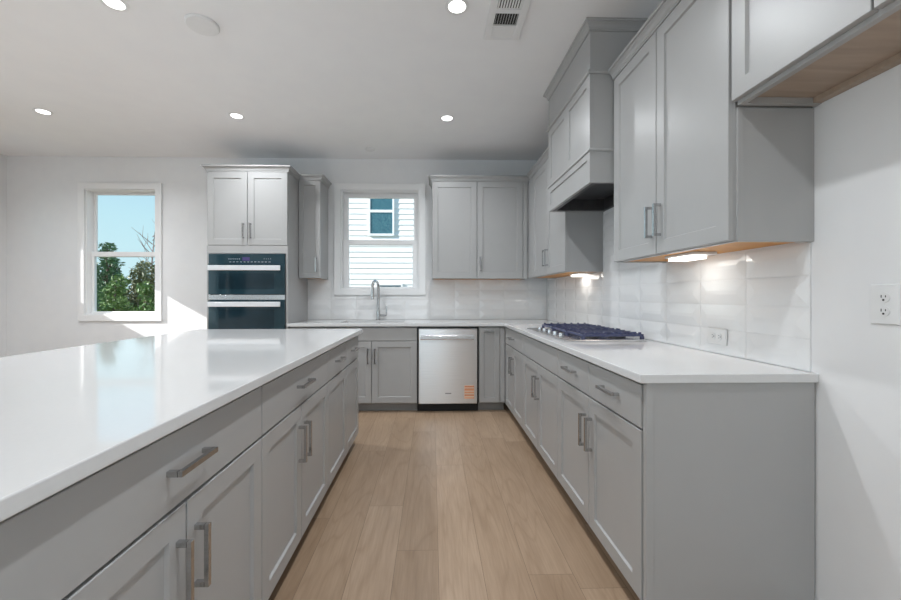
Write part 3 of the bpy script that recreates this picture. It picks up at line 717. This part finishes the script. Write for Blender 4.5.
v = [bm.verts.new(p) for p in ((x0 - .4, -.5, rz_), (x1 + .4, -.5, rz_), (x1 + .4, 7.5, rz_), (x0 - .4, 7.5, rz_), (x0 - .4, 3.5, rz_ + 2.2), (x1 + .4, 3.5, rz_ + 2.2))]
for q in ((0, 1, 2, 3), (0, 1, 5, 4), (3, 2, 5, 4), (0, 3, 4), (1, 2, 5)): bm.faces.new([v[i] for i in q])
obj('roof', bm, 'bark', ho)
for (a, b_, c_, d) in wins:
    c2, d2 = c_ - GZ, d - GZ
    f = obj('window_frame', holes_wall(a - .055, b_ + .055, c2 - .07, d2 + .055, [(a, b_, c2, (c2 + d2) / 2 - .2 if c_ > 1 else (c2 + d2) / 2 - .03), (a, b_, (c2 + d2) / 2 - .12 if c_ > 1 else (c2 + d2) / 2 + .03, d2)], -.06, -.0225, 'xzy'), 'trim', ho)
    obj('pane', bx(a, b_, -.040, -.032, c2, d2), 'houseglass', f)

def leaves(bm, c, r, n, size, rng, flat=.9):
    for _ in range(n):
        while True:
            p = Vector((rng.uniform(-1, 1), rng.uniform(-1, 1), rng.uniform(-1, 1)))
            if .15 < p.length <= 1: break
        q = Vector((c[0] + p.x * r[0], c[1] + p.y * r[1], c[2] + p.z * r[2]))
        s = size * rng.uniform(.6, 1.3)
        ax = Vector((rng.uniform(-1, 1), rng.uniform(-1, 1), rng.uniform(-.6, .9))).normalized(); sd = ax.orthogonal().normalized(); sd = Matrix.Rotation(rng.uniform(0, 6.28), 3, ax) @ sd
        up = ax.cross(sd) * s * .12
        a, b_, c_, d = q - ax * s, q + sd * s * .42 + up, q + ax * s, q - sd * s * .42 + up
        bm.faces.new([bm.verts.new(x) for x in (a, b_, c_, d)])
def tree(name, label, loc, h, clumps, m, rng, trunk_r=.09, size=.085, n=420, group=None):
    r = thing(name, label, 'tree', loc, rng.uniform(0, 6), group); r.rotation_euler = (0, 0, 0)
    bm = B(); tube(bm, [(0, 0, 0), (.05, 0, h * .3), (-.04, .03, h * .6), (.02, 0, h * .92)], [trunk_r, trunk_r * .8, trunk_r * .5, trunk_r * .15], 9)
    for (cx, cy, cz, cr_) in clumps: tube(bm, [(0, 0, max(.2, cz - cr_ * 1.1)), (cx * .5, cy * .5, cz - cr_ * .4), (cx, cy, cz)], [trunk_r * .4, trunk_r * .25, .008], 6)
    obj('trunk', bm, 'bark', r)
    bm = B()
    for (cx, cy, cz, cr_) in clumps: leaves(bm, (cx, cy, cz), (cr_, cr_, cr_ * .8), int(n * (cr_ / .5) ** 2), size, rng)
    obj('foliage', bm, m, r)
    return r
rng = random.Random(3)
TG = 'trees outside the left window'
def cl(h, w_, k, lo=.15):
    return [(rng.uniform(-w_, w_), rng.uniform(-w_, w_), h * (lo + (1 - lo) * (i + .5) / k), .5 * (1.15 - .5 * (i + .5) / k)) for i in range(k)]
tree('evergreen_tree', 'tall thin-topped evergreen tree, left in the tree window view', (-11.6, 14.3, GZ), 3.5, [(.05, 0, 3.35, .26), (-.12, .1, 3.1, .22), (.2, 0, 2.8, .3), (-.25, 0, 2.5, .4), (.1, .1, 2.1, .5), (0, 0, 1.6, .5), (0, 0, 1.0, .5), (0, 0, .5, .5)], 'leaf', rng, n=300, group=TG)
for lab, x, y, h_, r_, k_, m_ in (('dark evergreen bush filling the left edge of the tree window', -13.05, 14.9, 3.1, .55, 10, 'leaf'),
                                 ('yellow-green bush low in the middle of the tree window', -10.05, 12.7, 2.25, .5, 8, 'leaf2'),
                                 ('dark evergreen at the right of the tree window, in front of the bare tree', -10.4, 15.2, 2.8, .55, 9, 'leaf3'),
                                 ('olive evergreen standing behind the yellow-green bush', -12.0, 16.4, 3.0, .6, 10, 'leaf3'),
                                 ('pale green bush in the lower right corner of the tree window', -8.75, 12.2, 2.0, .48, 7, 'leaf2'),
                                 ('dark evergreen bush in front of the thin-topped tree', -11.45, 13.3, 2.5, .5, 9, 'leaf'),
                                 ('tall dark evergreen at the back, right of the thin-topped tree', -14.6, 18.2, 3.7, .65, 11, 'leaf'),
                                 ('olive evergreen hidden mostly right of the tree window', -7.6, 14.0, 2.6, .6, 9, 'leaf3'),
                                 ('dark evergreen hidden right of the tree window, beside the pale green bush', -6.9, 12.0, 2.4, .55, 8, 'leaf'),
                                 ('dark evergreen mostly hidden left of the tree window', -14.6, 14.9, 3.2, .5, 9, 'leaf')):
    tree('evergreen_tree', lab, (x, y, GZ), h_, [(rng.uniform(-.3, .3), rng.uniform(-.2, .2), h_ * (.12 + .88 * (i + .5) / k_), r_ * (1.1 - .65 * (i + .5) / k_)) for i in range(k_)], m_, rng, n=420, size=.075, group=TG)
bt = thing('bare_tree', 'leafless tree with thin pale branches, right in the tree window', 'tree', (-12.85, 18.4, GZ))
bm = B(); tube(bm, [(0, 0, 0), (.05, 0, 1.5), (-.05, 0, 3.0), (.1, 0, 4.6)], [.07, .06, .04, .01], 7)
for k in range(16):
    z = 1.8 + k * .17; a = rng.uniform(0, 6.28); L_ = rng.uniform(.6, 1.3) * (1 - k * .03)
    p1 = Vector((math.cos(a) * L_ * .5, math.sin(a) * L_ * .5, z + .35)); p2 = Vector((math.cos(a + .3) * L_, math.sin(a + .3) * L_, z + .55 + rng.uniform(0, .4)))
    tube(bm, [(0, 0, z), p1, p2], [.022, .014, .005], 5); tube(bm, [p1, p1 + Vector((rng.uniform(-.4, .4), rng.uniform(-.3, .3), .5))], [.011, .004], 5)
obj('branches', bm, 'twig', bt)
